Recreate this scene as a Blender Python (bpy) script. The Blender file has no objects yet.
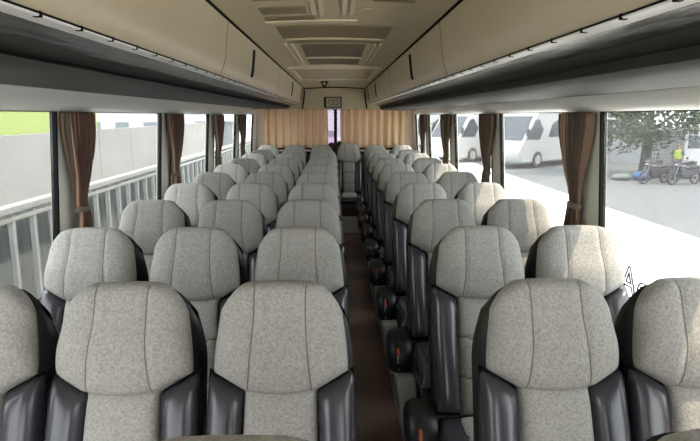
import bpy, bmesh, math, random
from mathutils import Vector, Matrix
random.seed(7)
S = bpy.context.scene
C = S.collection
PI = math.pi

# ------------------------------------------------------------------ materials
def mat(name, col, rough=0.6, metal=0.0, noise=None, scale=80.0, spec=0.5, bump=0.0, bscale=200.0, stretch=None, sheen=0.0):
    m = bpy.data.materials.new(name); m.use_nodes = True
    nt = m.node_tree; n = nt.nodes; l = nt.links
    b = n['Principled BSDF']
    b.inputs['Base Color'].default_value = (*col, 1)
    b.inputs['Roughness'].default_value = rough
    b.inputs['Metallic'].default_value = metal
    b.inputs['Specular IOR Level'].default_value = spec
    if sheen: b.inputs['Sheen Weight'].default_value = sheen
    tc = n.new('ShaderNodeTexCoord')
    src = tc.outputs['Object']
    if stretch:
        mp = n.new('ShaderNodeMapping'); mp.inputs['Scale'].default_value = stretch
        l.new(src, mp.inputs['Vector']); src = mp.outputs['Vector']
    if noise:
        t = n.new('ShaderNodeTexNoise'); t.inputs['Scale'].default_value = scale
        t.inputs['Detail'].default_value = 4; t.inputs['Roughness'].default_value = 0.65
        l.new(src, t.inputs['Vector'])
        r = n.new('ShaderNodeValToRGB')
        r.color_ramp.elements[0].position = 0.36; r.color_ramp.elements[0].color = (*noise, 1)
        r.color_ramp.elements[1].position = 0.64; r.color_ramp.elements[1].color = (*col, 1)
        l.new(t.outputs['Fac'], r.inputs['Fac']); l.new(r.outputs['Color'], b.inputs['Base Color'])
    if bump:
        t2 = n.new('ShaderNodeTexNoise'); t2.inputs['Scale'].default_value = bscale
        l.new(src, t2.inputs['Vector'])
        bp = n.new('ShaderNodeBump'); bp.inputs['Strength'].default_value = bump; bp.inputs['Distance'].default_value = 0.01
        l.new(t2.outputs['Fac'], bp.inputs['Height']); l.new(bp.outputs['Normal'], b.inputs['Normal'])
    return m

def glass_mat(name, haze, gloss=0.06, tint=(0.96, 0.98, 0.98)):
    m = bpy.data.materials.new(name); m.use_nodes = True
    nt = m.node_tree; n = nt.nodes; l = nt.links; n.clear()
    out = n.new('ShaderNodeOutputMaterial')
    tr = n.new('ShaderNodeBsdfTransparent'); tr.inputs['Color'].default_value = (*tint, 1)
    df = n.new('ShaderNodeBsdfTranslucent'); df.inputs['Color'].default_value = (0.95, 0.95, 0.95, 1)
    gl = n.new('ShaderNodeBsdfGlossy'); gl.inputs['Roughness'].default_value = 0.0
    a = n.new('ShaderNodeMixShader'); a.inputs['Fac'].default_value = haze
    b = n.new('ShaderNodeMixShader'); b.inputs['Fac'].default_value = gloss
    l.new(tr.outputs[0], a.inputs[1]); l.new(df.outputs[0], a.inputs[2])
    l.new(a.outputs[0], b.inputs[1]); l.new(gl.outputs[0], b.inputs[2])
    l.new(b.outputs[0], out.inputs['Surface'])
    return m

def stripe_mat(name, cols, scale, axis=1, rough=0.85, trans=0.0):
    """fabric with fine stripes along the hanging direction (object coordinates)"""
    m = bpy.data.materials.new(name); m.use_nodes = True
    nt = m.node_tree; n = nt.nodes; l = nt.links
    b = n['Principled BSDF']; b.inputs['Roughness'].default_value = rough
    uv = n.new('ShaderNodeUVMap'); sx = n.new('ShaderNodeSeparateXYZ')
    l.new(uv.outputs['UV'], sx.inputs[0])
    mu = n.new('ShaderNodeMath'); mu.operation = 'MULTIPLY'; mu.inputs[1].default_value = scale
    fr = n.new('ShaderNodeMath'); fr.operation = 'FRACT'
    l.new(sx.outputs['X'], mu.inputs[0]); l.new(mu.outputs[0], fr.inputs[0])
    r = n.new('ShaderNodeValToRGB'); r.color_ramp.interpolation = 'CONSTANT'
    els = r.color_ramp.elements
    for i, (p, c) in enumerate(cols):
        if i < 2:
            els[i].position = p; els[i].color = (*c, 1)
        else:
            e = els.new(p); e.color = (*c, 1)
    l.new(fr.outputs[0], r.inputs['Fac']); l.new(r.outputs['Color'], b.inputs['Base Color'])
    if trans:
        out = n['Material Output']
        t = n.new('ShaderNodeBsdfTranslucent'); l.new(r.outputs['Color'], t.inputs['Color'])
        mx = n.new('ShaderNodeMixShader'); mx.inputs['Fac'].default_value = trans
        l.new(b.outputs[0], mx.inputs[1]); l.new(t.outputs[0], mx.inputs[2]); l.new(mx.outputs[0], out.inputs['Surface'])
    return m

M = {}
M['fabric'] = mat('speckled_grey_fabric', (0.47, 0.45, 0.415), 0.95, noise=(0.315, 0.298, 0.272), scale=140, spec=0.15, bump=0.25, bscale=260)
M['seam'] = mat('grey_seam_thread', (0.19, 0.175, 0.155), 0.9, spec=0.1)
M['leather'] = mat('dark_leather', (0.050, 0.046, 0.056), 0.27, bump=0.05, bscale=300, spec=0.75)
M['shell'] = mat('black_seat_plastic', (0.018, 0.018, 0.019), 0.42, spec=0.4)
M['steel'] = mat('dark_steel', (0.12, 0.12, 0.125), 0.45, metal=0.5)
M['greycover'] = mat('grey_side_plastic', (0.42, 0.44, 0.43), 0.45)
M['red'] = mat('red_lever', (0.60, 0.10, 0.03), 0.4)
M['floor'] = mat('brown_vinyl', (0.20, 0.135, 0.11), 0.30, noise=(0.155, 0.10, 0.08), scale=9, stretch=(8, 1, 1), spec=0.4)
M['alu'] = mat('aluminium_trim', (0.55, 0.56, 0.58), 0.35, metal=0.8)
M['beige'] = mat('beige_duct_plastic', (0.68, 0.59, 0.43), 0.34, noise=(0.64, 0.55, 0.395), scale=3)
M['ceil'] = mat('olive_beige_ceiling', (0.56, 0.48, 0.31), 0.42, noise=(0.52, 0.44, 0.275), scale=4)
M['band'] = mat('brown_ceiling_band', (0.22, 0.17, 0.09), 0.5)
M['darkband'] = mat('dark_brown_ceiling_band', (0.15, 0.115, 0.065), 0.5)
M['ridge'] = mat('pale_ceiling_ridge', (0.68, 0.60, 0.42), 0.45)
M['black'] = mat('black_rubber', (0.010, 0.010, 0.010), 0.8, spec=0.08)
M['cream'] = mat('cream_wall_panel', (0.88, 0.85, 0.74), 0.4)
M['header'] = mat('pale_header_trim', (0.92, 0.91, 0.86), 0.3)
M['tray'] = mat('grey_shelf_carpet', (0.06, 0.06, 0.058), 0.6, noise=(0.05, 0.05, 0.048), scale=6, spec=0.25)
M['rackin'] = mat('dark_shelf_lining', (0.03, 0.03, 0.03), 0.5)
M['recess'] = mat('matt_dark_panel', (0.045, 0.045, 0.044), 0.6)
M['racktop'] = mat('glossy_dark_panel', (0.05, 0.05, 0.05), 0.24, noise=(0.025, 0.025, 0.025), scale=5, stretch=(3, .6, 1), spec=0.7, bump=.5, bscale=9)
M['strip'] = mat('pale_air_outlet', (0.93, 0.93, 0.91), 0.3)
M['curtain'] = stripe_mat('brown_striped_curtain', [(0.0, (0.20, 0.125, 0.085)), (0.35, (0.15, 0.115, 0.080)), (0.6, (0.48, 0.32, 0.21)), (0.72, (0.17, 0.085, 0.065))], 7, trans=0.12)
M['tie'] = mat('brown_tieback', (0.17, 0.15, 0.10), 0.8)
M['rearcurtain'] = stripe_mat('cream_rear_curtain', [(0.0, (0.88, 0.77, 0.54)), (0.5, (0.90, 0.82, 0.62)), (0.8, (0.82, 0.68, 0.43))], 9, trans=0.6)
M['glass'] = glass_mat('dusty_window_glass', 0.016, 0.035)
M['rearglass'] = glass_mat('violet_tinted_glass', 0.12, 0.1, (0.46, 0.38, 0.50))
M['whitepaint'] = mat('white_paint', (0.80, 0.80, 0.78), 0.5)
M['brownstep'] = mat('brown_step_vinyl', (0.12, 0.055, 0.035), 0.5)
M['litfloor'] = mat('painted_lit_floor', (0.80, 0.77, 0.72), 0.45)  # pale tone painted in for the lit floor at the aisle end
M['concrete'] = mat('pale_concrete', (0.20, 0.197, 0.193), 0.9, noise=(0.17, 0.167, 0.163), scale=0.9)
M['paleground'] = mat('pale_ground', (0.66, 0.65, 0.63), 0.9, noise=(0.60, 0.59, 0.57), scale=0.4)
M['greyground'] = mat('grey_ground', (0.084, 0.090, 0.094), 0.95, noise=(0.076, 0.082, 0.086), scale=0.35, stretch=(1, 3, 1))
M['blusheet'] = mat('blue_grey_sheet', (0.038, 0.047, 0.053), 0.7, noise=(0.028, 0.036, 0.041), scale=3)
M['lowsheet'] = mat('pale_grey_sheet', (0.095, 0.103, 0.105), 0.7, noise=(0.075, 0.082, 0.085), scale=5)
M['rail'] = mat('weathered_white_rail', (0.24, 0.245, 0.24), 0.6, noise=(0.19, 0.195, 0.19), scale=4)
M['lime'] = mat('lime_green_cladding', (0.24, 0.30, 0.075), 0.6)
M['coach'] = mat('white_coach_paint', (0.33, 0.335, 0.345), 0.35)
M['vglass'] = mat('dark_vehicle_glass', (0.03, 0.04, 0.05), 0.2, spec=0.5)
M['tyre'] = mat('black_tyre', (0.03, 0.03, 0.03), 0.8)
M['hub'] = mat('grey_hub', (0.35, 0.35, 0.36), 0.4, metal=0.3)
M['leaf'] = mat('green_leaves', (0.040, 0.068, 0.024), 0.75, noise=(0.024, 0.042, 0.014), scale=1.4)
M['bark'] = mat('grey_brown_bark', (0.04, 0.035, 0.03), 0.9, noise=(0.028, 0.024, 0.02), scale=12)
M['bluetarp'] = mat('blue_tarpaulin', (0.02, 0.09, 0.24), 0.6)
M['sack'] = mat('pale_green_sack', (0.13, 0.145, 0.12), 0.8)
M['bike'] = mat('dark_motorcycle_paint', (0.03, 0.03, 0.04), 0.35)
M['chrome'] = mat('dull_chrome', (0.16, 0.16, 0.17), 0.4, metal=0.8)
M['vest'] = mat('yellow_green_vest', (0.26, 0.34, 0.04), 0.7)
M['trouser'] = mat('dark_trousers', (0.04, 0.05, 0.07), 0.8)
M['skin'] = mat('skin', (0.2, 0.12, 0.08), 0.6)
M['hair'] = mat('black_hair', (0.015, 0.012, 0.01), 0.6)
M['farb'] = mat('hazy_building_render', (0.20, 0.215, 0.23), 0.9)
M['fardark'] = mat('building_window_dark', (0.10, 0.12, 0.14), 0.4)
M['roofgrey'] = mat('grey_roof_sheet', (0.17, 0.185, 0.20), 0.7)
M['bundle'] = mat('dark_bundle_cloth', (0.035, 0.025, 0.022), 0.8)
M['display'] = mat('beige_display_plate', (0.42, 0.37, 0.26), 0.4)
M['letter'] = mat('grey_lettering_outline', (0.20, 0.20, 0.21), 0.5)

# ------------------------------------------------------------------ mesh helpers
class MB:
    def __init__(s): s.v = []; s.f = []; s.m = []; s.uv = {}
    def add(s, vs, fs, mi=0):
        o = len(s.v); s.v += [tuple(p) for p in vs]
        for f in fs: s.f.append(tuple(i + o for i in f)); s.m.append(mi)
        return o
    def box(s, x0, x1, y0, y1, z0, z1, mi=0):
        s.add([(x0,y0,z0),(x1,y0,z0),(x1,y1,z0),(x0,y1,z0),(x0,y0,z1),(x1,y0,z1),(x1,y1,z1),(x0,y1,z1)],
              [(0,3,2,1),(4,5,6,7),(0,1,5,4),(1,2,6,5),(2,3,7,6),(3,0,4,7)], mi)
    def hexa(s, pts, mi=0):
        s.add(pts, [(0,3,2,1),(4,5,6,7),(0,1,5,4),(1,2,6,5),(2,3,7,6),(3,0,4,7)], mi)
    def prism_y(s, prof, y0, y1, mi=0):          # closed (x, z) outline pulled along y
        n = len(prof)
        s.add([(x, y0, z) for x, z in prof] + [(x, y1, z) for x, z in prof],
              [(i, (i+1) % n, n + (i+1) % n, n + i) for i in range(n)] + [tuple(range(n-1, -1, -1)), tuple(range(n, 2*n))], mi)
    def prism_x(s, prof, x0, x1, mi=0):          # closed (y, z) outline pulled along x
        n = len(prof)
        s.add([(x0, y, z) for y, z in prof] + [(x1, y, z) for y, z in prof],
              [(i, (i+1) % n, n + (i+1) % n, n + i) for i in range(n)] + [tuple(range(n-1, -1, -1)), tuple(range(n, 2*n))], mi)
    def rings(s, rings, mi=0, cap=True):
        n = len(rings[0]); vs = [p for r in rings for p in r]; fs = []
        for k in range(len(rings)-1):
            for i in range(n): fs.append((k*n+i, k*n+(i+1) % n, (k+1)*n+(i+1) % n, (k+1)*n+i))
        if cap: fs += [tuple(range(n-1, -1, -1)), tuple((len(rings)-1)*n+i for i in range(n))]
        s.add(vs, fs, mi)
    def tube(s, pts, r, n=8, mi=0):
        pts = [Vector(p) for p in pts]; R = []
        for i, p in enumerate(pts):
            t = (pts[min(i+1, len(pts)-1)] - pts[max(i-1, 0)]).normalized()
            a = t.cross(Vector((0, 0, 1)));  a = a if a.length > .05 else t.cross(Vector((1, 0, 0)))
            a.normalize(); b = t.cross(a)
            rr = r[i] if isinstance(r, (list, tuple)) else r
            R.append([tuple(p + a*math.cos(2*PI*k/n)*rr + b*math.sin(2*PI*k/n)*rr) for k in range(n)])
        s.rings(R, mi)
    def disc_x(s, cy, cz, r, x0, x1, n=24, mi=0):
        s.prism_x([(cy + r*math.cos(2*PI*k/n), cz + r*math.sin(2*PI*k/n)) for k in range(n)], x0, x1, mi)
    def ball(s, c, r, nu=14, nv=9, mi=0, wob=0):
        R = []
        for j in range(1, nv):
            a = PI*j/nv
            R.append([(c[0]+r[0]*math.sin(a)*math.cos(2*PI*i/nu)*(1+wob*random.uniform(-1,1)), c[1]+r[1]*math.sin(a)*math.sin(2*PI*i/nu)*(1+wob*random.uniform(-1,1)), c[2]-r[2]*math.cos(a)) for i in range(nu)])
        s.rings(R, mi)
    def lens(s, fn, nu, nv, mi=0, seam=None, smi=1):
        """closed pillow: fn(u, v, side) with u, v in -1..1 and side +1 front / -1 back"""
        N = (nu+1)*(nv+1); vs = []; fs = []; ms = []
        for side in (1, -1):
            for j in range(nv+1):
                for i in range(nu+1): vs.append(fn(-1+2*i/nu, -1+2*j/nv, side))
        for j in range(nv):
            for i in range(nu):
                a = j*(nu+1)+i
                fs.append((a, a+nu+1, a+nu+2, a+1)); ms.append(smi if seam and seam(-1+2*(i+.5)/nu, -1+2*(j+.5)/nv) else mi)
                fs.append((N+a, N+a+1, N+a+nu+2, N+a+nu+1)); ms.append(mi)
        o = len(s.v); s.v += vs
        for f, m in zip(fs, ms): s.f.append(tuple(i+o for i in f)); s.m.append(m)
        s.weld = True
    weld = False
    def build(s, name, mats, parent=None, smooth=None, bevel=0, loc=None):
        me = bpy.data.meshes.new(name)
        me.from_pydata(s.v, [], s.f)
        mats = mats if isinstance(mats, (list, tuple)) else [mats]
        for m in mats: me.materials.append(m)
        me.polygons.foreach_set('material_index', s.m)
        bm = bmesh.new(); bm.from_mesh(me)
        if s.weld: bmesh.ops.remove_doubles(bm, verts=bm.verts, dist=1e-5)
        bmesh.ops.recalc_face_normals(bm, faces=bm.faces)
        bm.to_mesh(me); bm.free()
        if smooth is not None:
            me.polygons.foreach_set('use_smooth', [True]*len(me.polygons))
            me.set_sharp_from_angle(angle=math.radians(smooth))
        me.update()
        o = bpy.data.objects.new(name, me); C.objects.link(o)
        if parent: o.parent = parent
        if loc: o.location = loc
        if bevel:
            b = o.modifiers.new('bevel', 'BEVEL'); b.width = bevel; b.segments = 2; b.limit_method = 'ANGLE'
        return o

def tag(o, label=None, cat=None, group=None, kind=None):
    if label: o['label'] = label
    if cat: o['category'] = cat
    if group: o['group'] = group
    if kind: o['kind'] = kind
    return o
def empty(name, loc=(0,0,0), rz=0):
    o = bpy.data.objects.new(name, None); C.objects.link(o); o.location = loc; o.rotation_euler = (0,0,rz)
    o.empty_display_size = 0.1
    return o
KIDS = {}
def copy_tree(o, parent=None):
    c = o.copy(); C.objects.link(c)
    if parent: c.parent = parent
    for ch in [x for x in C.objects if x.parent == o]: copy_tree(ch, c)
    return c
def struct(o, label=None): return tag(o, label, None, None, 'structure')
def e6(t, p): return max(0.0, 1-abs(t)**p)**0.5
def sstep(a, b, x):
    t = min(1, max(0, (x-a)/(b-a))); return t*t*(3-2*t)

EYE = 1.65
# ------------------------------------------------------------------ bus shell
Y0, Y1 = -1.8, 9.35
fl = MB(); fl.box(-1.30, 1.30, Y0, Y1, -0.06, 0.0)
struct(fl.build('floor', M['floor']))
XB, XT = 1.285, 1.232           # wall at sill and at window head
ZS, ZH = 0.84, 1.675
def wallx(z): return XB + (XT-XB)*(z-ZS)/(ZH-ZS)
PIL = {-1: [(-1.8, -1.55), (-0.70, -0.45), (0.98, 1.24), (2.64, 2.88), (4.22, 4.46), (5.80, 6.06), (7.40, 7.66), (8.95, 9.35)],
        1: [(-1.8, -1.55), (-0.70, -0.45), (1.02, 1.28), (2.70, 2.95), (4.37, 4.61), (6.05, 6.30), (7.74, 7.98), (8.98, 9.35)]}
wn = 0
for sd, nm in ((-1, 'left'), (1, 'right')):
    w = MB()
    def slab(y0, y1, z0, z1, t=0.03):
        a, b = (XB, XB) if z1 <= ZS else (wallx(z0), wallx(z1))
        w.hexa([(sd*a, y0, z0), (sd*(a+t), y0, z0), (sd*(a+t), y1, z0), (sd*a, y1, z0),
                (sd*b, y0, z1), (sd*(b+t), y0, z1), (sd*(b+t), y1, z1), (sd*b, y1, z1)])
    slab(Y0, Y1, -0.06, ZS)
    for a, b in PIL[sd]: slab(a, b, ZS, ZH)
    slab(Y0, Y1, ZH, 2.22)
    struct(w.build('wall_' + nm, M['cream'], smooth=30))
    for (a0, a), (b, b1) in zip(PIL[sd][:-1], PIL[sd][1:]):
        wn += 1
        g = MB(); t0, t1 = 0.0, 0.03
        for (ya, yb, za, zb) in ((a, a+.010, ZS, ZH), (b-.014, b, ZS, ZH), (a, b, ZS, ZS+.02), (a, b, ZH-.008, ZH)):
            xa, xb = wallx(za), wallx(zb)
            g.hexa([(sd*(xa-.006), ya, za), (sd*(xa+.022), ya, za), (sd*(xa+.022), yb, za), (sd*(xa-.006), yb, za),
                    (sd*(xb-.006), ya, zb), (sd*(xb+.022), ya, zb), (sd*(xb+.022), yb, zb), (sd*(xb-.006), yb, zb)])
        wo = struct(g.build('window_%d' % wn, M['black']))
        p = MB(); xa, xb = wallx(ZS+.01)+.008, wallx(ZH-.004)+.008
        p.hexa([(sd*xa, a+.01, ZS+.01), (sd*(xa+.005), a+.01, ZS+.01), (sd*(xa+.005), b-.02, ZS+.01), (sd*xa, b-.02, ZS+.01),
                (sd*xb, a+.01, ZH-.004), (sd*(xb+.005), a+.01, ZH-.004), (sd*(xb+.005), b-.02, ZH-.004), (sd*xb, b-.02, ZH-.004)])
        p.build('pane', M['glass'], wo)
# roof skin and ceiling
r = MB(); r.prism_y([(-1.32, 2.20), (-1.0, 2.30), (0, 2.36), (1.0, 2.30), (1.32, 2.20), (1.32, 2.16), (-1.32, 2.16)], Y0, Y1+.07)
struct(r.build('roof', M['whitepaint']))
HC = 0.392
def ceilz(x): return EYE + HC + 0.022*(1-(x/.46)**2)
cm = MB(); prof = [(-.46+.92*i/16, ceilz(-.46+.92*i/16)) for i in range(17)]
cm.prism_y(prof + [(.46, 2.10), (-.46, 2.10)], Y0, 8.62)
ceil = struct(cm.build('ceiling', M['ceil'], smooth=40))
# embossed bands in darker brown and ridge pairs of the ceiling lining
bnd = MB(); rid = MB(); dkb = MB()
def cpatch(mb, x0, x1, y0, y1, h, sl=0.0):
    n = 4
    for i in range(n):
        a = x0+(x1-x0)*i/n; b = x0+(x1-x0)*(i+1)/n
        mb.hexa([(a, y0, ceilz(a)-h), (b, y0, ceilz(b)-h), (b+sl, y1, ceilz(b+sl)-h), (a+sl, y1, ceilz(a+sl)-h),
                 (a, y0, ceilz(a)+.004), (b, y0, ceilz(b)+.004), (b+sl, y1, ceilz(b+sl)+.004), (a+sl, y1, ceilz(a+sl)+.004)])
def ridge_pair(x, y0, y1, sg=1):
    for k in (0, 1): cpatch(rid, x+sg*k*.032, x+sg*k*.032+.016, y0, y1, .009)
def motif(y, fl_):
    # one length of the lining, 2.9 m long
    s = -1 if fl_ else 1
    def P(a, b, y0, y1, dk=0):
        a, b = s*a, s*b; cpatch(dkb if dk else bnd, min(a, b), max(a, b), y+y0, y+y1, .004)
    P(-.195, .185, 1.52, 2.22, 1); P(-.195, .185, 2.40, 2.84, 1)
    for q in (-.285, .225): ridge_pair(q, y+1.46, y+2.88)
    cpatch(rid, -.20, .19, y+2.27, y+2.34, .006)
    P(-.27, .27, .80, 1.22); P(-.25, .25, 1.32, 1.44); cpatch(rid, -.26, .26, y+1.25, y+1.29, .006)
    P(-.29, -.11, .34, .48); P(-.29, -.08, .55, .64); ridge_pair(s*-.09, y+.12, y+.50); ridge_pair(s*.03, y+.0, y+.48)
    P(-.29, -.10, .02, .20); P(.17, .30, -.14, .10); ridge_pair(s*.12, y-.16, y+.12); P(.14, .29, .17, .22)
    cpatch(rid, -.30, .10, y+.66, y+.70, .006)
motif(1.98, False); motif(-1.0, True)
bnd.build('band', M['band'], ceil); dkb.build('dark_band', M['darkband'], ceil); rid.build('ridge', M['ridge'], ceil)
# roof hatch
h = empty('roof_hatch_vent', (0, 5.72, ceilz(0)-.02))
a = MB()
for (x0, x1, y0, y1) in ((-.39,.39,-.80,-.74), (-.39,.39,.74,.80), (-.39,-.35,-.74,.74), (.35,.39,-.74,.74)): a.box(x0, x1, y0, y1, -.012, .04)
a.build('hatch_frame', M['ridge'], h, bevel=.006)
a = MB(); a.box(-.355, .355, -.745, .745, .0, .04); a.build('hatch_panel', M['ceil'], h)
tag(h, 'rectangular beige roof hatch with raised rim behind the patterned ceiling panel', 'roof hatch')
lp = MB(); n = 20
lp.rings([[(.04*math.cos(2*PI*i/n), .04*math.sin(2*PI*i/n), z) for i in range(n)] for z in (0, .004)] )
tag(lp.build('ceiling_lamp', M['ceil'], smooth=30, loc=(.13, 2.40, ceilz(.13)-.004)), 'small round flush lamp on the patterned ceiling', 'ceiling lamp')
hk = MB(); hk.tube([(-.035, 0, 0), (-.005, 0, -.07)], .009); hk.tube([(.035, 0, 0), (.005, 0, -.07)], .009); hk.box(-.05, .05, -.02, .02, -.012, .0)
tag(hk.build('ceiling_hook_mount', M['black'], loc=(-.125, 7.2, ceilz(-.12))), 'small dark v-shaped hook under the ceiling near the rear bulkhead', 'hook')

# overhead shelves
def shelf(sd, word, label):
    root = empty('luggage_shelf', (0, 0, EYE))
    ya, yb = Y0, 8.50
    X = lambda x: sd*x
    def rev(p): return p
    t = MB()
    dz = .018 if sd > 0 else 0
    pf = [(1.22, .112), (1.0, .106), (.80, .100), (.68, .0985), (.640, .104), (.622, .114), (.640, .124), (.70, .124), (1.22, .128)]
    pf = [(x, z-dz if z < .12 else z) for x, z in pf]
    def body(pf, y0, y1, mb, cap_r=0.0):
        R = []
        for (y, sc) in ((y0, 1),(y1-cap_r, 1)) + (((y1-cap_r*.5, .86), (y1-cap_r*.15, .55), (y1, .12)) if cap_r else ((y1, 1),)):
            R.append([(X(1.22 - (1.22-x)*(sc if sc < 1 else 1)), y, z) for x, z in pf])
        mb.rings(R)
    body(pf, ya, yb, t, .30)
    t.build('tray', M['tray'], root, smooth=50)
    b = MB(); b.box(*sorted((X(1.19), X(1.23))), ya, yb, .125, .215); b.build('back_lining', M['rackin'], root)
    b = MB(); b.prism_y([(X(x), z) for x, z in ((.536, .1655), (.565, .159), (.602, .146), (.606, .152), (.606, .182), (.54, .182))], ya, yb-.12)
    b.build('underside_panel', M['racktop'], root, smooth=50)
    b = MB(); b.prism_y([(X(x), z) for x, z in ((.603, .147), (.65, .126), (.70, .127), (.70, .182), (.606, .182))], ya, yb-.12)
    b.build('recess_panel', M['recess'], root)
    b = MB(); b.box(*sorted((X(.62), X(1.23))), ya, yb-.1, .205, .222)
    b.build('top_lining', M['rackin'], root)
    b = MB(); b.box(*sorted((X(.66), X(1.2))), ya, yb-.25, .1245, .131); b.build('tray_lining', M['rackin'], root)
    # curved beige cover from the opening up to the ceiling seam
    n = 14; out = []
    P0, P1, P2, P3 = (.490, .170), (.445, .23), (.462, .345), (.438, .402)
    for i in range(n+1):
        q = i/n; c = [(1-q)**3, 3*q*(1-q)**2, 3*q*q*(1-q), q**3]
        out.append((sum(c[k]*p[0] for k, p in enumerate((P0,P1,P2,P3))), sum(c[k]*p[1] for k, p in enumerate((P0,P1,P2,P3)))))
    inn = [(.50, .46), (.64, .44), (.64, .30), (.55, .176)]
    d = MB(); R = []
    for y, k in ((ya, 0), (yb-.25, 0), (yb-.1, .3), (yb, .8)):
        R.append([(X(x + (.56-x)*k*.6), y, z + (.31-z)*k*.35) for x, z in out+inn])
    d.rings(R); cv = d.build('curved_cover', M['beige'], root, smooth=40)
    sm = MB(); sm.tube([(X(.437), ya, .394), (X(.437), 8.5, .394)], .0065, 6); sm.build('ceiling_seam', M['black'], root)
    # pale air outlet strip below the cover with dark slits
    st = MB(); st.prism_y([(X(.489), .163), (X(.538), .165), (X(.538), .176), (X(.489), .172)], ya, yb-.3); so = st.build('outlet_strip', M['strip'], root, bevel=.003)
    sl = MB(); y = ya+.1
    while y < yb-.3:
        sl.box(*sorted((X(.4885), X(.500))), y, y+.010, .1622, .172)
        y += .16
    sl.box(*sorted((X(.486), X(.491))), ya, yb-.25, .167, .1700)
    sl.build('slit_row', M['black'], so)
    # joints and dark slots across the cover
    def across(y, w, off, q0, q1, mt, name):
        g = MB(); L = []; Rr = []
        idx = [out[i] for i in range(int(q0*n), int(q1*n)+1)]
        ctr = (.75, .28)
        for (x, z) in idx:
            dx, dz = x-ctr[0], z-ctr[1]; ln = math.hypot(dx, dz); k = off/ln
            L.append((x+dx*k, z+dz*k)); Rr.append((x-dx*.02/ln, z-dz*.02/ln))
        pr = [(X(x), z) for x, z in L + Rr[::-1]]
        g.prism_y(pr, y-w/2, y+w/2); g.build(name, mt, root, smooth=40)
    for y in (.9, 2.55, 4.9, 7.3): across(y, .006, .001, .0, 1, M['seam'], 'panel_joint')
    for y in ((3.36, 6.4, 8.0) if sd < 0 else (3.55, 6.6, 8.0)):
        across(y, .055, .006, .22, .80, M['black'], 'dark_slot')
        across(y+(.05), .045, .004, .22, .80, M['greycover'], 'slot_cover')
    tag(root, label, 'luggage shelf')
shelf(-1, 'left', 'beige overhead luggage shelf above the left windows and the three-seat block')
shelf(1, 'right', 'beige overhead luggage shelf above the right windows and the two-seat block')
# pale header under the shelf
for sd, nm, i in ((-1, 'left', 1), (1, 'right', 2)):
    hd = MB(); pf = [(1.25, ZH-.005), (1.215, ZH-.004), (1.19, ZH+.02), (1.175, ZH+.05), (1.17, EYE+.112-(.018 if sd > 0 else 0)), (1.25, EYE+.13)]
    hd.prism_y([(sd*x, z) for x, z in pf], Y0, 8.75)
    struct(hd.build('trim_%d' % i, M['header'], smooth=50))
# rear bulkhead, rear wall, ledge, rear window
b = MB(); b.prism_y([(-.72, EYE+.10), (.72, EYE+.10), (.72, 2.14), (-.72, 2.14)], 8.60, 8.66)
b.box(-1.25, 1.25, 8.66, 9.35, EYE+.13, 2.2)
b3 = struct(b.build('trim_3', M['ceil'], bevel=.008))
t = MB(); t.tube([(-.47, 8.592, EYE+.10), (-.455, 8.592, EYE+.19), (-.438, 8.592, EYE+.30), (-.435, 8.592, EYE+.392), (-.2, 8.592, ceilz(.2)-.003), (0, 8.592, ceilz(0)-.003), (.2, 8.592, ceilz(.2)-.003), (.435, 8.592, EYE+.392), (.438, 8.592, EYE+.30), (.455, 8.592, EYE+.19), (.47, 8.592, EYE+.10)], .011, 6)
t.build('dark_gasket', M['black'], b3)
b = MB(); b.box(-1.27, 1.27, 9.35, 9.42, -.06, 1.12); b.box(-1.27, 1.27, 9.35, 9.42, EYE+.16, 2.22)
b.box(-1.27, -1.12, 9.35, 9.42, 1.12, EYE+.16); b.box(1.12, 1.27, 9.35, 9.42, 1.12, EYE+.16)
struct(b.build('wall_back', M['cream']))
b = MB(); b.box(-1.24, 1.24, 9.02, 9.35, 1.06, 1.10); struct(b.build('trim_4', M['tray']))
g = MB()
g.box(-1.12, 1.12, 9.355, 9.40, 1.12, 1.15); g.box(-1.12, 1.12, 9.355, 9.40, EYE+.13, EYE+.16); g.box(-.012, .035, 9.33, 9.40, 1.12, EYE+.16)
wo = struct(g.build('window_%d' % (wn+1), M['black']))
g = MB(); g.box(-1.12, 1.12, 9.38, 9.386, 1.14, EYE+.14); g.build('pane', M['rearglass'], wo)
# framed panel on the bulkhead
k = empty('display_sign', (-.02, 8.598, EYE+.195))
a = MB(); a.box(-.115, .115, -.018, 0, -.068, .068); a.build('plate', M['display'], k, bevel=.006)
a = MB()
a.box(-.135, -.105, -.03, 0, -.075, .075); a.box(.105, .122, -.03, 0, -.075, .075); a.box(-.12, .12, -.024, 0, -.078, -.066); a.box(-.12, .12, -.024, 0, .066, .078)
a.build('frame', M['black'], k, bevel=.003)
a = MB(); n = 20
R = []
for i in range(n+1):
    an = .5+ (2*PI-1.0)*i/n
    R.append((-.03+.032*math.cos(an), -.020, .036*math.sin(an)))
a.tube(R, .007, 6); a.tube([(.035+.034*math.cos(2*PI*i/n), -.020, .036*math.sin(2*PI*i/n)) for i in range(n+1)], .007, 6)
a.build('round_mark', M['seam'], k)
tag(k, 'small dark-framed panel on the beige bulkhead above the rear curtains', 'panel')

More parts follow.
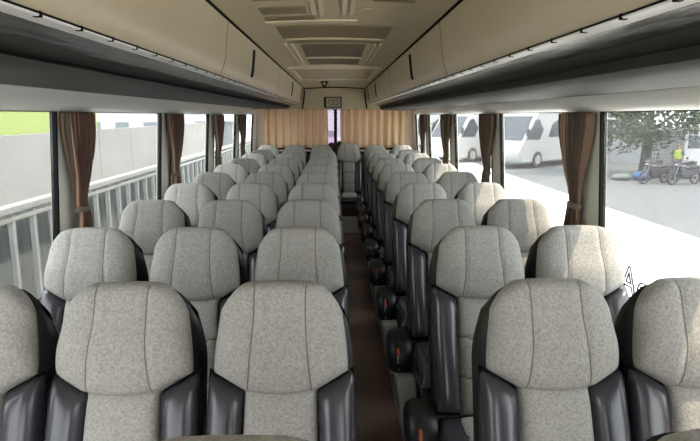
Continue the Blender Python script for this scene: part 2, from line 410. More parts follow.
# ------------------------------------------------------------------ curtains
def curtain_mesh(name, fn, mt, nu, nv, parent=None):
    """fn(u 0..1, v 0..1 from the top) -> point"""
    me = bpy.data.meshes.new(name)
    vs = [fn(i/nu, j/nv) for j in range(nv+1) for i in range(nu+1)]
    fs = [(j*(nu+1)+i, j*(nu+1)+i+1, (j+1)*(nu+1)+i+1, (j+1)*(nu+1)+i) for j in range(nv) for i in range(nu)]
    me.from_pydata(vs, [], fs); me.materials.append(mt)
    uvl = me.uv_layers.new(name='UVMap')
    for p in me.polygons:
        p.use_smooth = True
        for li in p.loop_indices:
            vi = me.loops[li].vertex_index; uvl.data[li].uv = ((vi % (nu+1))/nu, (vi//(nu+1))/nv)
    o = bpy.data.objects.new(name, me); C.objects.link(o)
    if parent: o.parent = parent
    so = o.modifiers.new('cloth', 'SOLIDIFY'); so.thickness = .004
    return o
def side_curtain(sd, y0, y1, tie_z, label, seed):
    root = empty('window_curtain', (sd*1.207, (y0+y1)/2, ZH-.006))
    rn = random.Random(seed); ph = [rn.uniform(0, 6) for _ in range(4)]
    W = (y1-y0); zt = tie_z-ZH; zb = -.62
    def fn(u, v):
        z = -.005 + v*(zb+.005)
        f = z/zt
        if f <= 1: w = W*(1-.68*sstep(0.05, 1, f)); 
        else: w = W*(.32+.30*sstep(1, 1.5, f))
        cy = -.03*sstep(0, 1, f) + (.02 if f > 1 else 0)
        amp = .018*(1-.45*sstep(.2, 1, f) if f <= 1 else .75)
        x = -sd*(amp*math.sin(u*2*PI*6.5+ph[0]) + .007*math.sin(u*2*PI*13+ph[1]+f*2) - .014*sstep(.6, 1, min(f, 1.4)))
        y = cy + (u-.5)*w + .006*math.sin(u*40+ph[2]+f*3)
        return (x, y, z)
    curtain_mesh('cloth', fn, M['curtain'], 84, 34, root)
    t = MB(); n = 28; R = []
    for i in range(n):
        a = 2*PI*i/n
        cx, cy_ = sd*.010 + .027*math.cos(a), -.03 + (W*.19)*math.sin(a)
        R.append((cx, cy_))
    t.rings([[(x, y, zt-.013) for x, y in R], [(x*1.03, y*1.03, zt) for x, y in R], [(x, y, zt+.013) for x, y in R]])
    t.build('tieback', M['tie'], root, smooth=60)
    t = MB(); t.tube([(0, -W*.5, -.004), (0, W*.5, -.004)], .004, 8); t.build('rail', M['tie'], root)
    tag(root, label, 'curtain', 'striped side curtains')
LC = [(2.66, 2.98, 'nearest brown striped curtain tied back on the left wall'),
      (4.29, 4.70, 'second brown striped curtain from the viewer on the left wall'),
      (5.92, 6.38, 'third brown striped curtain from the viewer on the left wall'),
      (7.52, 8.05, 'fourth dark curtain on the left wall, close to the rear curtains')]
RC = [(2.74, 3.10, 'nearest brown striped curtain tied back on the right wall'),
      (4.44, 4.87, 'second brown striped curtain from the viewer on the right wall'),
      (6.14, 6.64, 'third brown striped curtain from the viewer on the right wall'),
      (7.85, 8.33, 'fourth brown striped curtain on the right wall, close to the rear curtains')]
for i, (a_, b_, lb) in enumerate(LC): side_curtain(-1, a_, b_, 1.22, lb, 10+i)
for i, (a_, b_, lb) in enumerate(RC): side_curtain(1, a_, b_, 1.21, lb, 20+i)
def rear_curtain(x0, x1, label, seed):
    root = empty('rear_curtain', ((x0+x1)/2, 9.20, EYE+.125)); W = x1-x0; rn = random.Random(seed); p0 = rn.uniform(0, 6)
    nf = W/.115
    def fn(u, v):
        return ((u-.5)*W + .008*math.sin(u*2*PI*nf*2+v), .028*math.sin(u*2*PI*nf+p0)*(1+.4*math.sin(u*9+p0)) + .01*math.sin(u*31+v*2), -v*.62)
    curtain_mesh('cloth', fn, M['rearcurtain'], 150, 10, root)
    t = MB(); t.tube([(-W/2, 0, .006), (W/2, 0, .006)], .008); t.build('rail', M['header'], root)
    tag(root, label, 'curtain')
rear_curtain(-1.13, -.105, 'cream pleated curtain over the left half of the rear window', 3)
rear_curtain(.085, 1.13, 'cream pleated curtain over the right half of the rear window', 4)
bn = MB()
for (x, y, z, a, b_, c) in ((-.05, 0, .10, .055, .05, .05), (.02, .02, .07, .06, .05, .07), (.07, 0, .11, .04, .04, .06), (-.02, -.02, .05, .08, .06, .05), (.05, 0, .04, .05, .05, .04)):
    bn.ball((x, y, z), (a, b_, c), wob=.08)
tag(bn.build('cloth_bundle', M['bundle'], smooth=60, loc=(0, 9.10, 1.10)), 'small dark bundle on the rear ledge in the curtain gap', 'bundle')

# ------------------------------------------------------------------ seats
AL = math.radians(18); SA, CA = math.sin(AL), math.cos(AL); ZTOP = 1.205
def BP(x, s, b): return (x, -s*SA - b*CA, ZTOP - s*CA + b*SA)
def pad_w(v):      # v 0 top .. 1 bottom
    return .160 + .023*sstep(0, .8, v)
def head_fn(u, v, side):
    q = (v+1)/2; au = abs(u)
    st = .006 + .010*au**2 + .072*max(0, (au-.48)/.52)**2.5
    sb = .306 - .010*(1-min(1, (au/.52))**2)*-1 if au < .52 else .306 - .052*((au-.52)/.48)
    if au < .52: sb = .306 + .012*(1-(au/.52)**2)
    s = st + q*(sb-st)
    x = u*pad_w(s/.306)
    ed = e6(u, 7)*e6(v, 8)
    b = side*(.052 if side > 0 else .045)*ed
    if side > 0:
        b += .014*ed*(1-u*u) + .018*math.exp(-((q-.62)/.22)**2)*ed
        us = .455 + .05*math.sin(q*PI)*-1 + .03*(q-.5)
        for c in (-us, us): b -= .005*math.exp(-((u-c)/.05)**2)
    return BP(x, s, b)
def head_seam(u, v):
    q = (v+1)/2; us = .455 - .05*math.sin(q*PI) + .03*(q-.5)
    return abs(abs(u)-us) < .016
def shell_fn(u, v, side):
    q = (v+1)/2; s0 = .022 + .070*max(0, (abs(u)-.48)/.52)**2.4
    s = s0 + q*(.775-s0)
    w = pad_w(s/.306)+.006+.011*sstep(.03, .2, s) if s < .306 else .200+.002*sstep(.306, .5, s)
    th = .034 + .056*sstep(0, .24, s)
    ed = e6(u, 10)*e6(v, 14)
    c = -.012-th
    b = c + side*th*ed + (0 if side > 0 else -.012*(1-u*u)*ed)
    return BP(u*w, s, b)
def panel_fn(u, v, side):
    q = (v+1)/2; s = .285 + q*(.775-.285)
    w = .100 + .006*math.sin(q*PI)
    seg = [.285, .457, .615, .775]; g = 1.0
    for c in seg[1:3]: g -= .55*math.exp(-((s-c-.012*(1-u*u))/.010)**2)
    ed = e6(u, 6)*e6(v, 10)
    b = (-.01 + side*.030*ed) if side < 0 else (-.01 + (.030 + .016*g + .012*math.sin(q*PI))*ed)
    return BP(u*w, s, b)
def panel_seam(u, v):
    s = .285 + (v+1)/2*.49
    return any(abs(s-c-.012*(1-u*u)) < .0045 for c in (.457, .615))
def bolster_fn(sg):
    def fn(u, v, side):
        q = (v+1)/2; t = (u+1)/2              # t 0 inner, 1 outer
        s0 = .298 - .052*t; s = s0 + q*(.775-s0)
        xi = .094 + .006*math.sin(q*PI); xo = .199 + .006*math.sin(min(1, q*1.2)*PI)
        ed = e6(u, 3.0)*e6(v, 8)
        b = -.022 + side*(.066 if side > 0 else .05)*ed + (.020*sstep(.15, .7, q)*ed if side > 0 else 0)
        return BP(sg*(xi + (xo-xi)*t), s, b)
    return fn
def cush_fn(x0, x1, y0, y1, z0, z1, pu, pv, dome=.0, ns=0):
    def fn(u, v, side):
        x = (x0+x1)/2 + u*(x1-x0)/2; y = (y0+y1)/2 + v*(y1-y0)/2
        ed = e6(u, pu)*e6(v, pv)
        zc = (z0+z1)/2; z = zc + side*(z1-z0)/2*ed
        if side > 0:
            z += dome*(1-u*u)*ed
            if ns: z -= .007*math.exp(-((abs(v+.1)-.35)/.03)**2)*ed
        return (x, y, z)
    return fn
def make_seat():
    root = empty('bus_seat')
    m = MB(); m.lens(shell_fn, 18, 26); m.build('back_shell', M['shell'], root, smooth=60)
    m = MB(); m.lens(head_fn, 48, 30)
    for sg in (-1, 1):
        L = []
        for j in range(31):
            q = .03+.955*j/30; us = sg*(.455 - .05*math.sin(q*PI) + .03*(q-.5))
            ps = [Vector(head_fn(us+du, 2*q-1, 1)) + Vector((0, -CA, SA))*.0012 for du in (-.009, .009)]
            L += ps
        m.add(L, [(2*j, 2*j+1, 2*j+3, 2*j+2) for j in range(30)], 1)
    m.build('head_pad', [M['fabric'], M['seam']], root, smooth=70)
    m = MB(); m.lens(panel_fn, 16, 60, 0, panel_seam, 1); m.build('back_panel', [M['fabric'], M['seam']], root, smooth=70)
    for sg in (-1, 1):
        m = MB(); m.lens(bolster_fn(sg), 14, 22); m.build('side_bolster', M['leather'], root, smooth=70)
    m = MB(); m.lens(cush_fn(-.203, .203, -.69, -.20, .36, .475, 8, 7), 20, 20); cu = m.build('seat_cushion', M['leather'], root, smooth=70)
    m = MB(); m.lens(cush_fn(-.125, .125, -.675, -.24, .40, .482, 7, 8, .012, 1), 18, 24); m.build('seat_panel', M['fabric'], cu, smooth=70)
    m = MB(); m.box(-.19, .19, -.62, -.12, .32, .37); m.build('seat_frame', M['steel'], root, bevel=.008)
    for sg in (-1, 1):
        m = MB(); x = sg*.14
        m.prism_x([(-.50, 0), (-.16, 0), (-.16, .02), (-.26, .33), (-.44, .33), (-.50, .02)], x-.02, x+.02); m.build('leg', M['steel'], root, bevel=.004)
    return root
def aisle_extras(root, sg, cover=True):
    """hinge housing, lever and grey side cover on the aisle side"""
    x0 = sg*.205
    w = .112 if cover else .014               # the right block's housings stand out into the aisle
    xa, xb = sorted((x0 - sg*.004, x0 + sg*w)); fy = -.31 if cover else -.29
    m = MB(); R = []; n = 24
    for x, k in ((xa, .90), (xa+.006, 1), (xb-.006, 1), (xb-.003, .95), (xb, .88)) if sg > 0 else ((xa, .70), (xa+.010, .90), (xa+.035, 1), (xb-.02, 1), (xb, .90)):
        R.append([(x, -.21 + k*.118*math.cos(2*PI*i/n)*(1+.10*math.cos(4*PI*i/n-.8)), .40 + k*.115*math.sin(2*PI*i/n)*(1+.10*math.cos(4*PI*i/n-.8))) for i in range(n)])
    m.rings(R); m.build('hinge_cover', M['shell'], root, smooth=50)
    xm = x0 + sg*w*.62 if cover else x0 + sg*.012
    m = MB(); m.prism_x([(-.345, .425), (-.325, .418), (-.318, .458), (-.334, .464)], xm-.006, xm+.006)
    lv = m.build('recline_lever', M['red'], root, bevel=.003)
    m = MB(); m.tube([(xm, -.332, .425), (xm, -.332, .385), (xm - sg*.008, -.318, .33)], .005); m.build('lever_stem', M['alu'], lv)
    if cover:
        m = MB(); m.hexa([(x0+sg*p, y, z) for p, y, z in ((-.02, -.52, .03), (.055, -.52, .03), (.055, -.20, .03), (-.02, -.20, .03), (-.02, -.40, .325), (.085, -.40, .325), (.085, -.18, .31), (-.02, -.18, .31))])
        m.build('base_cover', M['greycover'], root, bevel=.014)

COLS = [(-.992, 'window side of the left block'), (-.572, 'middle of the left block'), (-.150, 'aisle side of the left block'),
        (.598, 'aisle side of the right block'), (1.012, 'window side of the right block')]
ORD = ['', 'first', 'second', 'third', 'fourth', 'fifth', 'sixth', 'seventh', 'eighth', 'ninth']
PITCH = 0.80; Z1 = 1.572
proto = make_seat(); pl = copy_tree(proto); aisle_extras(pl, 1, False); pr = copy_tree(proto); aisle_extras(pr, -1)
used = set()
def place(src, x, y, label, z=0):
    if src.name in used: o = copy_tree(src)
    else: o = src; used.add(src.name)
    o.location = (x, y, z)
    tag(o, label, 'bus seat', 'grey bus seats in rows')
for k in range(0, 10):
    for c, (x, wd) in enumerate(COLS):
        if k == 0 and c in (0, 1, 4): continue
        src = pl if c == 2 else pr if c == 3 else proto
        row = 'nearest row, only its top showing' if k == 0 else ORD[k] + ' full row'
        sun = ''
        place(src, x, Z1 + (k-1)*PITCH, 'speckled grey bus seat, %s, %s%s' % (row, wd, sun))
YR = 8.80
for x, wd in ((-1.0, 'against the left wall'), (-.600, 'second from the left wall'), (-.197, 'left of the middle seat'), (.207, 'in the middle, facing down the aisle'), (.610, 'right of the middle seat'), (1.010, 'against the right wall')):
    place(proto, x, YR, 'grey seat of the rear bench, ' + wd, .02 if abs(x-.207) > .01 else .05)
    [o for o in C.objects if o.get('label', '').endswith(wd)][0].scale.x = .97
# steps below the middle rear seat; lower one coloured as lit floor
s1 = MB(); s1.box(.07, .38, 8.06, 8.27, 0, .24); tag(s1.build('aisle_step', M['litfloor'], bevel=.012), 'step box coloured pale as lit floor at the end of the aisle', 'step')
s2 = MB(); s2.box(.07, .38, 8.16, 8.27, .24, .365); s2.build('upper_tread', M['brownstep'], bpy.data.objects['aisle_step'], bevel=.008)
# floor trim along the aisle
t = MB(); t.box(.345, .362, Y0, 8.05, 0, .006)
y = .4
while y < 8: t.box(.349, .358, y, y+.03, .006, .010); y += .13
struct(t.build('trim_5', M['alu']))

# lettering on the right-hand window
cu = bpy.data.curves.new('window_lettering', 'FONT'); cu.body = 'Ac'; cu.size = .175; cu.fill_mode = 'NONE'; cu.bevel_depth = .0036; cu.space_character = 1.05
lt = bpy.data.objects.new('text_source', cu); cu.materials.append(M['letter']); C.objects.link(lt); bpy.context.view_layer.update()
lme = bpy.data.meshes.new_from_object(lt.evaluated_get(bpy.context.evaluated_depsgraph_get())); bpy.data.objects.remove(lt)
lo = bpy.data.objects.new('window_lettering', lme); C.objects.link(lo)
lo.matrix_world = Matrix.Translation((wallx(.9)-.004, 2.475, .885)) @ Matrix(((0, 0, 1, 0), (-1.12, 0, 0, 0), (0, 1, 0, 0), (0, 0, 0, 1)))
tag(lo, 'grey outlined letters on the nearest right window glass', 'lettering')

# ------------------------------------------------------------------ outside
GZ = -1.30
g = MB(); g.box(-60, 8.9, -30, 120, GZ-.1, GZ); struct(g.build('ground', M['paleground']))
g = MB(); g.box(8.9, 120, -30, 120, GZ-.1, GZ); struct(g.build('ground_right', M['greyground']))  # ground coloured greyer beyond a straight edge alongside the bus
# left: railing with corrugated sheet
rl = empty('barrier_railing', (-2.62, 0, GZ))
a = MB(); a.box(-.05, .05, -2, 26, 2.19, 2.24); a.box(-.03, .03, -2, 26, 2.11, 2.15); a.build('top_rail', M['rail'], rl, bevel=.008)
a = MB(); n = 560; pts = []
for i in range(n+1):
    y = -2+28*i/n; pts.append((-.17+.02*math.sin(2*PI*y/.16), y))
vs = [(x, y, 1.74) for x, y in pts] + [(x, y, 2.12) for x, y in pts] + [(x-.01, y, 1.74) for x, y in pts] + [(x-.01, y, 2.12) for x, y in pts]
N = n+1; fs = []
for i in range(n): fs += [(i, i+1, N+i+1, N+i), (2*N+i+1, 2*N+i, 3*N+i, 3*N+i+1), (N+i, N+i+1, 3*N+i+1, 3*N+i), (i+1, i, 2*N+i, 2*N+i+1)]
a.add(vs, fs); a.build('upper_sheet', M['blusheet'], rl, smooth=60)
a = MB(); a.add([(x, y, 0 if z < 1.8 else 1.76) for x, y, z in vs], fs); a.build('lower_sheet', M['lowsheet'], rl, smooth=60)
bal = MB(); bal.box(-.022, .022, -.022, .022, 0, 2.16); b0 = bal.build('baluster', M['rail'], rl, bevel=.005); b0.location = (0, 1.0, 0)
for i in range(1, 70):
    c = b0.copy(); C.objects.link(c); c.parent = rl; c.location = (0, 1.0+.335*i, 0)
tag(rl, 'white railing with upright bars before blue-grey sheeting outside the left windows', 'railing')
# left: concrete wall
a = MB()
y = -4.0
while y < 44:
    xo = -6.0-.045*(y)
    xo2 = -6.0-.045*(y+2.97)
    a.hexa([(xo-.25, y, 0), (xo, y, 0), (xo2, y+2.97, 0), (xo2-.25, y+2.97, 0), (xo-.25, y, 2.56), (xo, y, 2.56), (xo2, y+2.97, 2.56), (xo2-.25, y+2.97, 2.56)])
    y += 3.0
a.hexa([(-6.25+.18, -4, 0), (-6.08+.18, -4, 0), (-6.08-.045*44, 44, 0), (-6.25-.045*44, 44, 0), (-6.25+.18, -4, 2.54), (-6.08+.18, -4, 2.54), (-6.08-.045*44, 44, 2.54), (-6.25-.045*44, 44, 2.54)])
tag(a.build('boundary_wall', M['concrete'], loc=(0, 0, GZ)), 'tall pale concrete panel wall behind the railing on the left', 'wall')
# lime building
k = empty('green_building', (-11, 10, GZ))
a = MB(); a.box(-3.2, 3.0, -8, 10.0, 0, 5.2); a.build('body', M['lime'], k)
a = MB(); a.prism_x([(-8.3, 5.2), (10.3, 5.2), (10.3, 5.35), (1, 6.2), (-8.3, 5.35)], -3.4, 3.2); a.build('roof', M['roofgrey'], k)
tag(k, 'lime-green building rising above the concrete wall on the left', 'building')
k = empty('white_building', (-19, 58, GZ))
a = MB(); a.box(-7, 7, -5, 5, 0, 3.6); a.build('body', M['coach'], k)
a = MB(); a.prism_y([(-7.5, 3.6), (7.5, 3.6), (7.5, 3.75), (0, 4.8), (-7.5, 3.75)], -5.5, 5.5); a.build('roof', M['roofgrey'], k)
for i in range(5):
    a = MB(); a.box(-5.6+2.5*i, -4.4+2.5*i, -5.04, -4.98, 1.2, 2.4); a.build('window', M['fardark'], k)
tag(k, 'white low building with a grey roof far beyond the left windows', 'building')
k = empty('shed', (-8.3, 42, GZ))
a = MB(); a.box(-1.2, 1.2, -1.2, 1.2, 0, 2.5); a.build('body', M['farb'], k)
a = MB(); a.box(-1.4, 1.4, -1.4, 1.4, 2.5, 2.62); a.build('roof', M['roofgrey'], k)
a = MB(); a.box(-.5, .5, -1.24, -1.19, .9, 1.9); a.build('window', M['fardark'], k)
#tag later
tag(k, 'small grey hut with a dark window at the end of the left railing', 'hut')

# right: coaches
def make_coach():
    root = empty('coach')
    # local x runs from the nose (0) to the tail (11.5), y = +-1.25, z up
    pf = [(.25, .32), (.02, .75), (.0, 1.1), (.35, 1.55), (1.25, 2.75), (1.75, 3.22), (2.3, 3.38), (11.2, 3.38), (11.5, 3.1), (11.5, .40), (11.2, .32)]
    a = MB(); nn = len(pf)
    R = [[(x, -1.25, z) for x, z in pf], [(x, 1.25, z) for x, z in pf]]
    a.rings(R); a.build('body', M['coach'], root, bevel=.09, smooth=40)
    a = MB()
    for sg in (-1, 1): a.prism_y([(2.75, 1.75), (11.1, 1.75), (11.1, 2.72), (3.6, 2.72), (3.15, 2.5)], *sorted((sg*1.235, sg*1.262)))
    a.build('side_glazing', M['vglass'], root)
    a = MB()
    for sg in (-1, 1): a.prism_y([(.60, 1.66), (1.9, 1.62), (2.25, 2.2), (1.75, 2.78), (1.38, 2.70)], *sorted((sg*1.235, sg*1.262)))
    a.build('cab_window', M['vglass'], root)
    a = MB(); a.hexa([(.42, -1.12, 1.58), (.42, 1.12, 1.58), (.52, 1.12, 1.58), (.52, -1.12, 1.58), (1.42, -1.05, 2.92), (1.42, 1.05, 2.92), (1.55, 1.05, 2.92), (1.55, -1.05, 2.92)])
    for v in range(0): pass
    w = a.build('windscreen', M['vglass'], root); w.location = (-.06, 0, .02)
    for x in (1.75, 8.3):
        for sg in (-1, 1):
            a = MB(); n = 28
            prof = [(.0, .10), (.30, .10), (.43, .13), (.48, .16), (.48, .26), (.43, .29), (.0, .29)]
            R = [[(x+r_*math.cos(2*PI*i/n), sg*(1.0+y_), .48+r_*math.sin(2*PI*i/n)) for i in range(n)] for r_, y_ in prof[1:-1]]
            a.rings(R); wh = a.build('wheel', M['tyre'], root, smooth=40)
            a = MB(); R = [[(x+.27*math.cos(2*PI*i/n), sg*y_, .48+.27*math.sin(2*PI*i/n)) for i in range(n)] for y_ in (1.25, 1.305)]
            a.rings(R); a.build('hub', M['hub'], wh, smooth=40)
    for sg in (-1, 1):
        a = MB(); a.ball((.16, sg*.95, .95), (.14, .2, .12)); a.build('headlight', M['chrome'], root, smooth=60)
        a = MB(); a.tube([(.9, sg*1.2, 2.5), (.5, sg*1.42, 2.45), (.42, sg*1.45, 2.2)], .03); a.box(.36, .46, min(sg*1.36, sg*1.56), max(sg*1.36, sg*1.56), 1.85, 2.25); a.build('mirror', M['bike'], root)
    return root
phi = math.radians(38)
co = make_coach(); cl = ['white coach with a sloping front nearest behind the right windows', 'second white coach parked just behind the nearest one', 'third white coach farthest back in the parked row']
for i, (x, y) in enumerate(((9.45, 33.0), (6.7, 37.2), (3.9, 41.5))):
    o = co if i == 0 else copy_tree(co)
    o.location = (x, y, GZ); o.rotation_euler = (0, 0, phi); tag(o, cl[i], 'coach', 'parked white coaches')
# trees
def tree(x, y, h, r, label, seed, zlow=.35, nl=2600, lean=0.0):
    rn = random.Random(seed)
    root = empty('leafy_tree', (x, y, GZ))
    a = MB(); a.tube([(0, 0, 0), (.05, 0, h*.2), (.12+lean, .05, h*.42), (.1+lean*1.4, 0, h*.62)], [.30, .23, .18, .10], 12)
    for i in range(6):
        an = i*1.05+rn.random(); z0 = h*(.30+.05*i)
        a.tube([(.1, 0, z0), (r*.35*math.cos(an), r*.35*math.sin(an), z0+h*.12), (r*.7*math.cos(an), r*.7*math.sin(an), z0+h*.2)], [.11, .07, .03], 8)
    a.build('trunk', M['bark'], root, smooth=60)
    b = MB(); cl = []
    for i in range(26):
        an = rn.uniform(0, 2*PI); q = rn.random()**.6
        cl.append((r*q*math.cos(an), r*q*math.sin(an), h*(zlow+.02+ (1-zlow)*rn.random()*(1-.3*q)), rn.uniform(.5, 1.0)*r*.34))
    for i in range(nl):
        cx, cy, cz, cr = cl[rn.randrange(len(cl))]
        d = Vector((rn.gauss(0, 1), rn.gauss(0, 1), rn.gauss(0, .8))).normalized()*cr*rn.random()**.4
        p = Vector((cx, cy, cz))+d
        t = Vector((rn.uniform(-1, 1), rn.uniform(-1, 1), rn.uniform(-.8, .4))).normalized(); s = t.cross(Vector((rn.uniform(-1, 1), rn.uniform(-1, 1), 1))).normalized()
        L = rn.uniform(.16, .30)
        b.add([p, p+t*L*.5+s*L*.28, p+t*L, p+t*L*.5-s*L*.28], [(0, 1, 2, 3)])
    b.build('foliage', M['leaf'], root)
    tag(root, label, 'tree')
tree(16.0, 29.6, 7.0, 3.6, 'tree with a dark trunk beyond the grey ground outside the right window', 1, .25, 9000)
tree(27.5, 40.0, 8.0, 4.6, 'tree behind the white van outside the right window', 2, .2, 5000)
tree(21.5, 51.0, 9.5, 4.6, 'tree standing farther back, behind the dark-trunked tree', 3, .2, 5000)
# pale wall and hazy building at the back
k = empty('far_building', (22, 84, GZ))
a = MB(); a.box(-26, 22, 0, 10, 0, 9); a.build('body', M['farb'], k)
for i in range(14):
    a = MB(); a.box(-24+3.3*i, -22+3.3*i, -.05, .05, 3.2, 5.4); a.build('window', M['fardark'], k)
tag(k, 'long hazy grey building far behind the parked coaches', 'building')
a = MB(); a.box(-7, 7, -.15, .15, 0, 2.3)
for i in range(6): a.box(-6.9+2.7*i, -6.6+2.7*i, -.25, .25, 0, 2.5)
w = a.build('garden_wall', M['coach'], loc=(21.5, 35.5, GZ)); w.rotation_euler = (0, 0, -.25)
tag(w, 'low white wall behind the motorcycles and the tree', 'wall')
# white van
v = empty('white_van', (19.6, 31.2, GZ), math.radians(25))
pf = [(-2.3, .35), (2.2, .35), (2.35, .8), (2.2, 1.15), (1.55, 1.35), (1.0, 2.15), (.6, 2.3), (-2.2, 2.3), (-2.35, 2.0)]
a = MB(); a.rings([[(x, -.9, z) for x, z in pf], [(x, .9, z) for x, z in pf]]); a.build('body', M['coach'], v, bevel=.07, smooth=40)
for (p) in ([(-2.05, 1.3), (-1.05, 1.3), (-1.05, 1.95), (-2.05, 1.95)], [(-.9, 1.3), (.2, 1.3), (.2, 1.95), (-.9, 1.95)], [(.4, 1.3), (1.4, 1.3), (.95, 1.95), (.4, 1.95)]):
    a = MB(); a.prism_y(p, -.915, -.88); a.prism_y(p, .88, .915); a.build('side_window', M['vglass'], v)
for x in (-1.5, 1.5):
    for sg in (-1, 1):
        a = MB(); n = 24; a.rings([[(x+r_*math.cos(2*PI*i/n), sg*y_, .34+r_*math.sin(2*PI*i/n)) for i in range(n)] for r_, y_ in ((.28, .72), (.34, .75), (.34, .9), (.28, .93), (.18, .93))]); a.build('wheel', M['tyre'], v, smooth=40)
tag(v, 'white van parked behind the motorcycles', 'van')
# motorcycles
def make_bike():
    r_ = empty('motorcycle')
    for x in (-.62, .62):
        a = MB(); n = 26; pr_ = [(.30, -.035), (.30, .035), (.27, .055), (.22, .035), (.22, -.035), (.27, -.055)]
        R = [[(x+(rad)*math.cos(2*PI*i/n), yy, .30+rad*math.sin(2*PI*i/n)) for rad, yy in pr_] for i in range(n)]
        R.append(R[0]); a.rings(R, cap=False)
        for i in range(6): a.tube([(x, 0, .30), (x+.23*math.cos(i*PI/3), 0, .30+.23*math.sin(i*PI/3))], .012, 6)
        a.ball((x, 0, .30), (.05, .06, .05)); a.build('wheel', M['tyre'], r_, smooth=50)
    a = MB()
    for sg in (-1, 1): a.tube([(.62, sg*.08, .30), (.45, sg*.07, .75), (.40, sg*.06, .92)], .022)
    a.build('fork', M['chrome'], r_, smooth=60)
    a = MB(); a.prism_y([(-.85, .62), (-.55, .45), (-.1, .28), (.18, .28), (.30, .55), (.40, .80), (.30, .90), (.15, .72), (-.2, .66), (-.75, .72)], -.11, .11); a.build('body', M['bike'], r_, bevel=.04, smooth=40)
    a = MB(); a.ball((.12, 0, .74), (.22, .13, .12)); a.build('fuel_tank', M['bike'], r_, smooth=60)
    a = MB(); a.prism_y([(-.80, .72), (-.1, .68), (.0, .74), (-.3, .80), (-.8, .82)], -.13, .13); a.build('saddle', M['tyre'], r_, bevel=.03)
    a = MB(); a.tube([(.28, -.36, .98), (.38, -.15, .96), (.38, .15, .96), (.28, .36, .98)], .016); a.build('handlebar', M['chrome'], r_, smooth=60)
    for sg in (-1, 1):
        a = MB(); a.tube([(.30, sg*.28, .98), (.34, sg*.36, 1.15)], .008, 6); a.ball((.33, sg*.38, 1.18), (.02, .07, .05)); a.build('mirror', M['bike'], r_, smooth=60)
    a = MB(); a.ball((.50, 0, .84), (.09, .09, .09)); a.build('headlight', M['chrome'], r_, smooth=60)
    a = MB(); a.tube([(.1, -.14, .25), (-.4, -.16, .24), (-.85, -.17, .32)], [.03, .04, .045]); a.build('exhaust', M['chrome'], r_, smooth=60)
    a = MB(); a.tube([(-.1, .1, .28), (-.12, .30, .0)], .012); a.build('kickstand', M['steel'], r_)
    return r_
bk = make_bike()
bl = [(14.15, 25.3, 200, 'dark motorcycle nearest the bus, left end of the parked row'), (15.25, 24.9, 195, 'dark motorcycle in the row before the white van, second from its left end'),
      (17.2, 25.6, 205, 'dark motorcycle at the right end of the front row'), (15.3, 27.6, 215, 'dark motorcycle parked behind the front row, near the blue tarpaulin'), (16.6, 27.4, 195, 'dark motorcycle parked behind the front row, closest to the van')]
for i, (x, y, an, lb) in enumerate(bl):
    o = bk if i == 0 else copy_tree(bk)
    o.location = (x, y, GZ); o.rotation_euler = (0, 0, math.radians(an)); tag(o, lb, 'motorcycle', 'parked motorcycles')
a = MB(); a.ball((0, 0, .20), (.42, .35, .22), 20, 10, wob=.06); a.ball((.22, .05, .22), (.28, .28, .26), 16, 9, wob=.06)
tag(a.build('tarpaulin_bundle', M['bluetarp'], smooth=60, loc=(14.3, 26.6, GZ)), 'blue tarpaulin bundle on the ground by the motorcycles', 'bundle')
a = MB(); a.ball((0, 0, .16), (.42, .30, .18), 18, 9, wob=.05); a.ball((-.28, .02, .14), (.26, .24, .15), 14, 8, wob=.05)
tag(a.build('sack', M['sack'], smooth=60, loc=(13.45, 26.7, GZ)), 'pale green sack lying left of the blue bundle', 'sack')
# person in the yellow vest
pe = empty('person', (15.9, 26.6, GZ), math.radians(-60))
def skin_fig(name, V, E, Rd, mt, parent, root_i=0, sub=2):
    me = bpy.data.meshes.new(name); me.from_pydata(V, E, []); me.materials.append(mt)
    o = bpy.data.objects.new(name, me); C.objects.link(o); o.parent = parent
    sk = o.modifiers.new('skin', 'SKIN')
    if not me.skin_vertices: me.attributes
    bm = bmesh.new(); bm.from_mesh(me); ly = bm.verts.layers.skin.verify()
    bm.verts.ensure_lookup_table()
    for i, v_ in enumerate(bm.verts):
        v_[ly].radius = Rd[i] if isinstance(Rd[i], tuple) else (Rd[i], Rd[i]); v_[ly].use_root = (i == root_i)
    bm.to_mesh(me); bm.free()
    sb = o.modifiers.new('sub', 'SUBSURF'); sb.levels = sub; sb.render_levels = sub
    return o
V = [(0,0,.92), (0,.0,1.12), (0,0,1.34), (0,0,1.46), (0,-.01,1.54), (0,-.02,1.62), (0,-.01,1.70),
     (.10,0,.86), (.11,-.02,.50), (.11,.02,.10), (.11,-.12,.03), (-.10,0,.86), (-.11,-.02,.50), (-.11,.02,.10), (-.11,-.12,.03),
     (.19,0,1.38), (.24,.02,1.12), (.25,-.06,.88), (.25,-.09,.80), (-.19,0,1.38), (-.24,.02,1.12), (-.25,-.06,.88), (-.25,-.09,.80)]
E_ = [(0,1),(1,2),(2,3),(3,4),(4,5),(5,6),(0,7),(7,8),(8,9),(9,10),(0,11),(11,12),(12,13),(13,14),(2,15),(15,16),(16,17),(17,18),(2,19),(19,20),(20,21),(21,22)]
Rd = [(.15,.10),(.14,.095),(.16,.10),.06,.055,(.075,.09),(.06,.075),.085,.058,.042,.04,.085,.058,.042,.04,.055,.042,.034,.036,.055,.042,.034,.036]
skin_fig('body', V, E_, Rd, M['skin'], pe)
vv = [(0,0,.93),(0,0,1.12),(0,0,1.34),(0,0,1.42)]
skin_fig('vest', vv, [(0,1),(1,2),(2,3)], [(.20,.145),(.19,.14),(.215,.145),(.17,.11)], M['vest'], pe)
skin_fig('trousers', [V[0], V[7], V[8], V[9], V[11], V[12], V[13]], [(0,1),(1,2),(2,3),(0,4),(4,5),(5,6)], [(.18,.125),.105,.076,.06,.105,.076,.06], M['trouser'], pe)
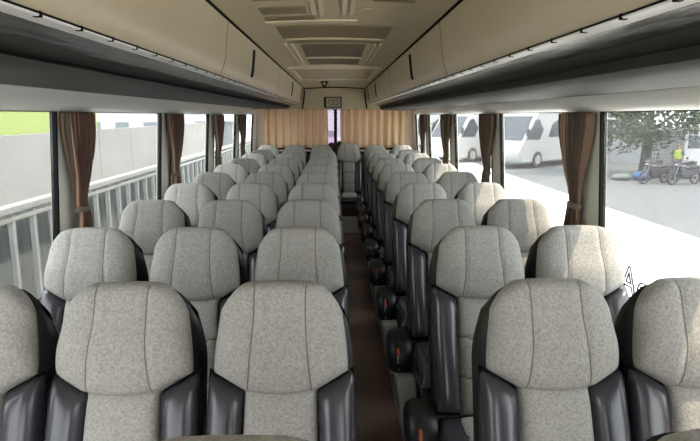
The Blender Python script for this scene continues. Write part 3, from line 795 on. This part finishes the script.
a = MB(); a.ball((0, -.015, 1.625), (.078, .098, .118), 20, 14)
a.ball((0, -.116, 1.605), (.014, .018, .022), 8, 6)
for sg in (-1, 1): a.ball((sg*.079, .0, 1.615), (.012, .022, .034), 8, 6)
a.build('head', M['skin'], pe, smooth=60)
a = MB()
for sg in (-1, 1): a.ball((sg*.03, -.103, 1.637), (.013, .008, .008), 8, 6)
a.ball((0, -.103, 1.565), (.026, .006, .006), 8, 6); a.build('eyes_and_mouth', M['hair'], pe, smooth=60)
a = MB(); a.ball((0, .012, 1.690), (.088, .098, .066), 16, 10); a.build('hair', M['hair'], pe, smooth=60)
for sg in (-1, 1):
    skin_fig('sleeve', [(sg*.15, 0, 1.38), (sg*.20, 0, 1.37), (sg*.235, .02, 1.16)], [(0, 1), (1, 2)], [.07, .068, .056], M['trouser'], pe)
    a = MB(); a.ball((sg*.11, -.05, .04), (.05, .13, .045), 12, 8); a.build('shoe', M['tyre'], pe, smooth=60)
    a = MB()
    for i, ln in enumerate((.075, .085, .08, .065)): a.tube([(sg*.25, -.115+.02*i, .80), (sg*.25, -.125+.02*i, .80-ln*.6), (sg*.243, -.128+.02*i, .80-ln)], [.010, .009, .007], 6)
    a.tube([(sg*.245, -.12, .84), (sg*.235, -.15, .81), (sg*.23, -.155, .78)], [.012, .010, .008], 6)
    a.build('fingers', M['skin'], pe, smooth=60)
tag(pe, 'person in a yellow-green vest standing beyond the motorcycles', 'person')

# ------------------------------------------------------------------ light, sky, camera
w = bpy.data.worlds.new('World'); S.world = w; w.use_nodes = True
bg = w.node_tree.nodes['Background']; bg.inputs['Color'].default_value = (0.93, 0.97, 1.0, 1); bg.inputs['Strength'].default_value = 4.6
sl = bpy.data.lights.new('sun', 'SUN'); sl.energy = 5.2; sl.angle = math.radians(.6); sl.color = (1.0, .82, .60)
so = bpy.data.objects.new('sun', sl); C.objects.link(so)
so.rotation_euler = Vector((.46, -.10, .87)).to_track_quat('Z', 'Y').to_euler(); so.location = (10, -4, 20)
cd = bpy.data.cameras.new('camera'); cam = bpy.data.objects.new('camera', cd); C.objects.link(cam)
cd.sensor_width = 36; cd.lens = 580/700*36; cd.clip_start = .03; cd.clip_end = 400
cam.location = (0, 0, EYE); cam.rotation_euler = (math.radians(90-10.21), 0, math.radians(-1.48))
S.camera = cam
S.view_settings.view_transform = 'Standard'; S.view_settings.look = 'None'; S.view_settings.exposure = 0.0; S.view_settings.gamma = 1.0
S.view_settings.use_curve_mapping = False
S.cycles.max_bounces = 12; S.cycles.diffuse_bounces = 6; S.cycles.transparent_max_bounces = 16
S.cycles.use_denoising = True; S.cycles.denoising_prefilter = 'ACCURATE'; S.cycles.use_adaptive_sampling = False
S.cycles.sample_clamp_indirect = 6
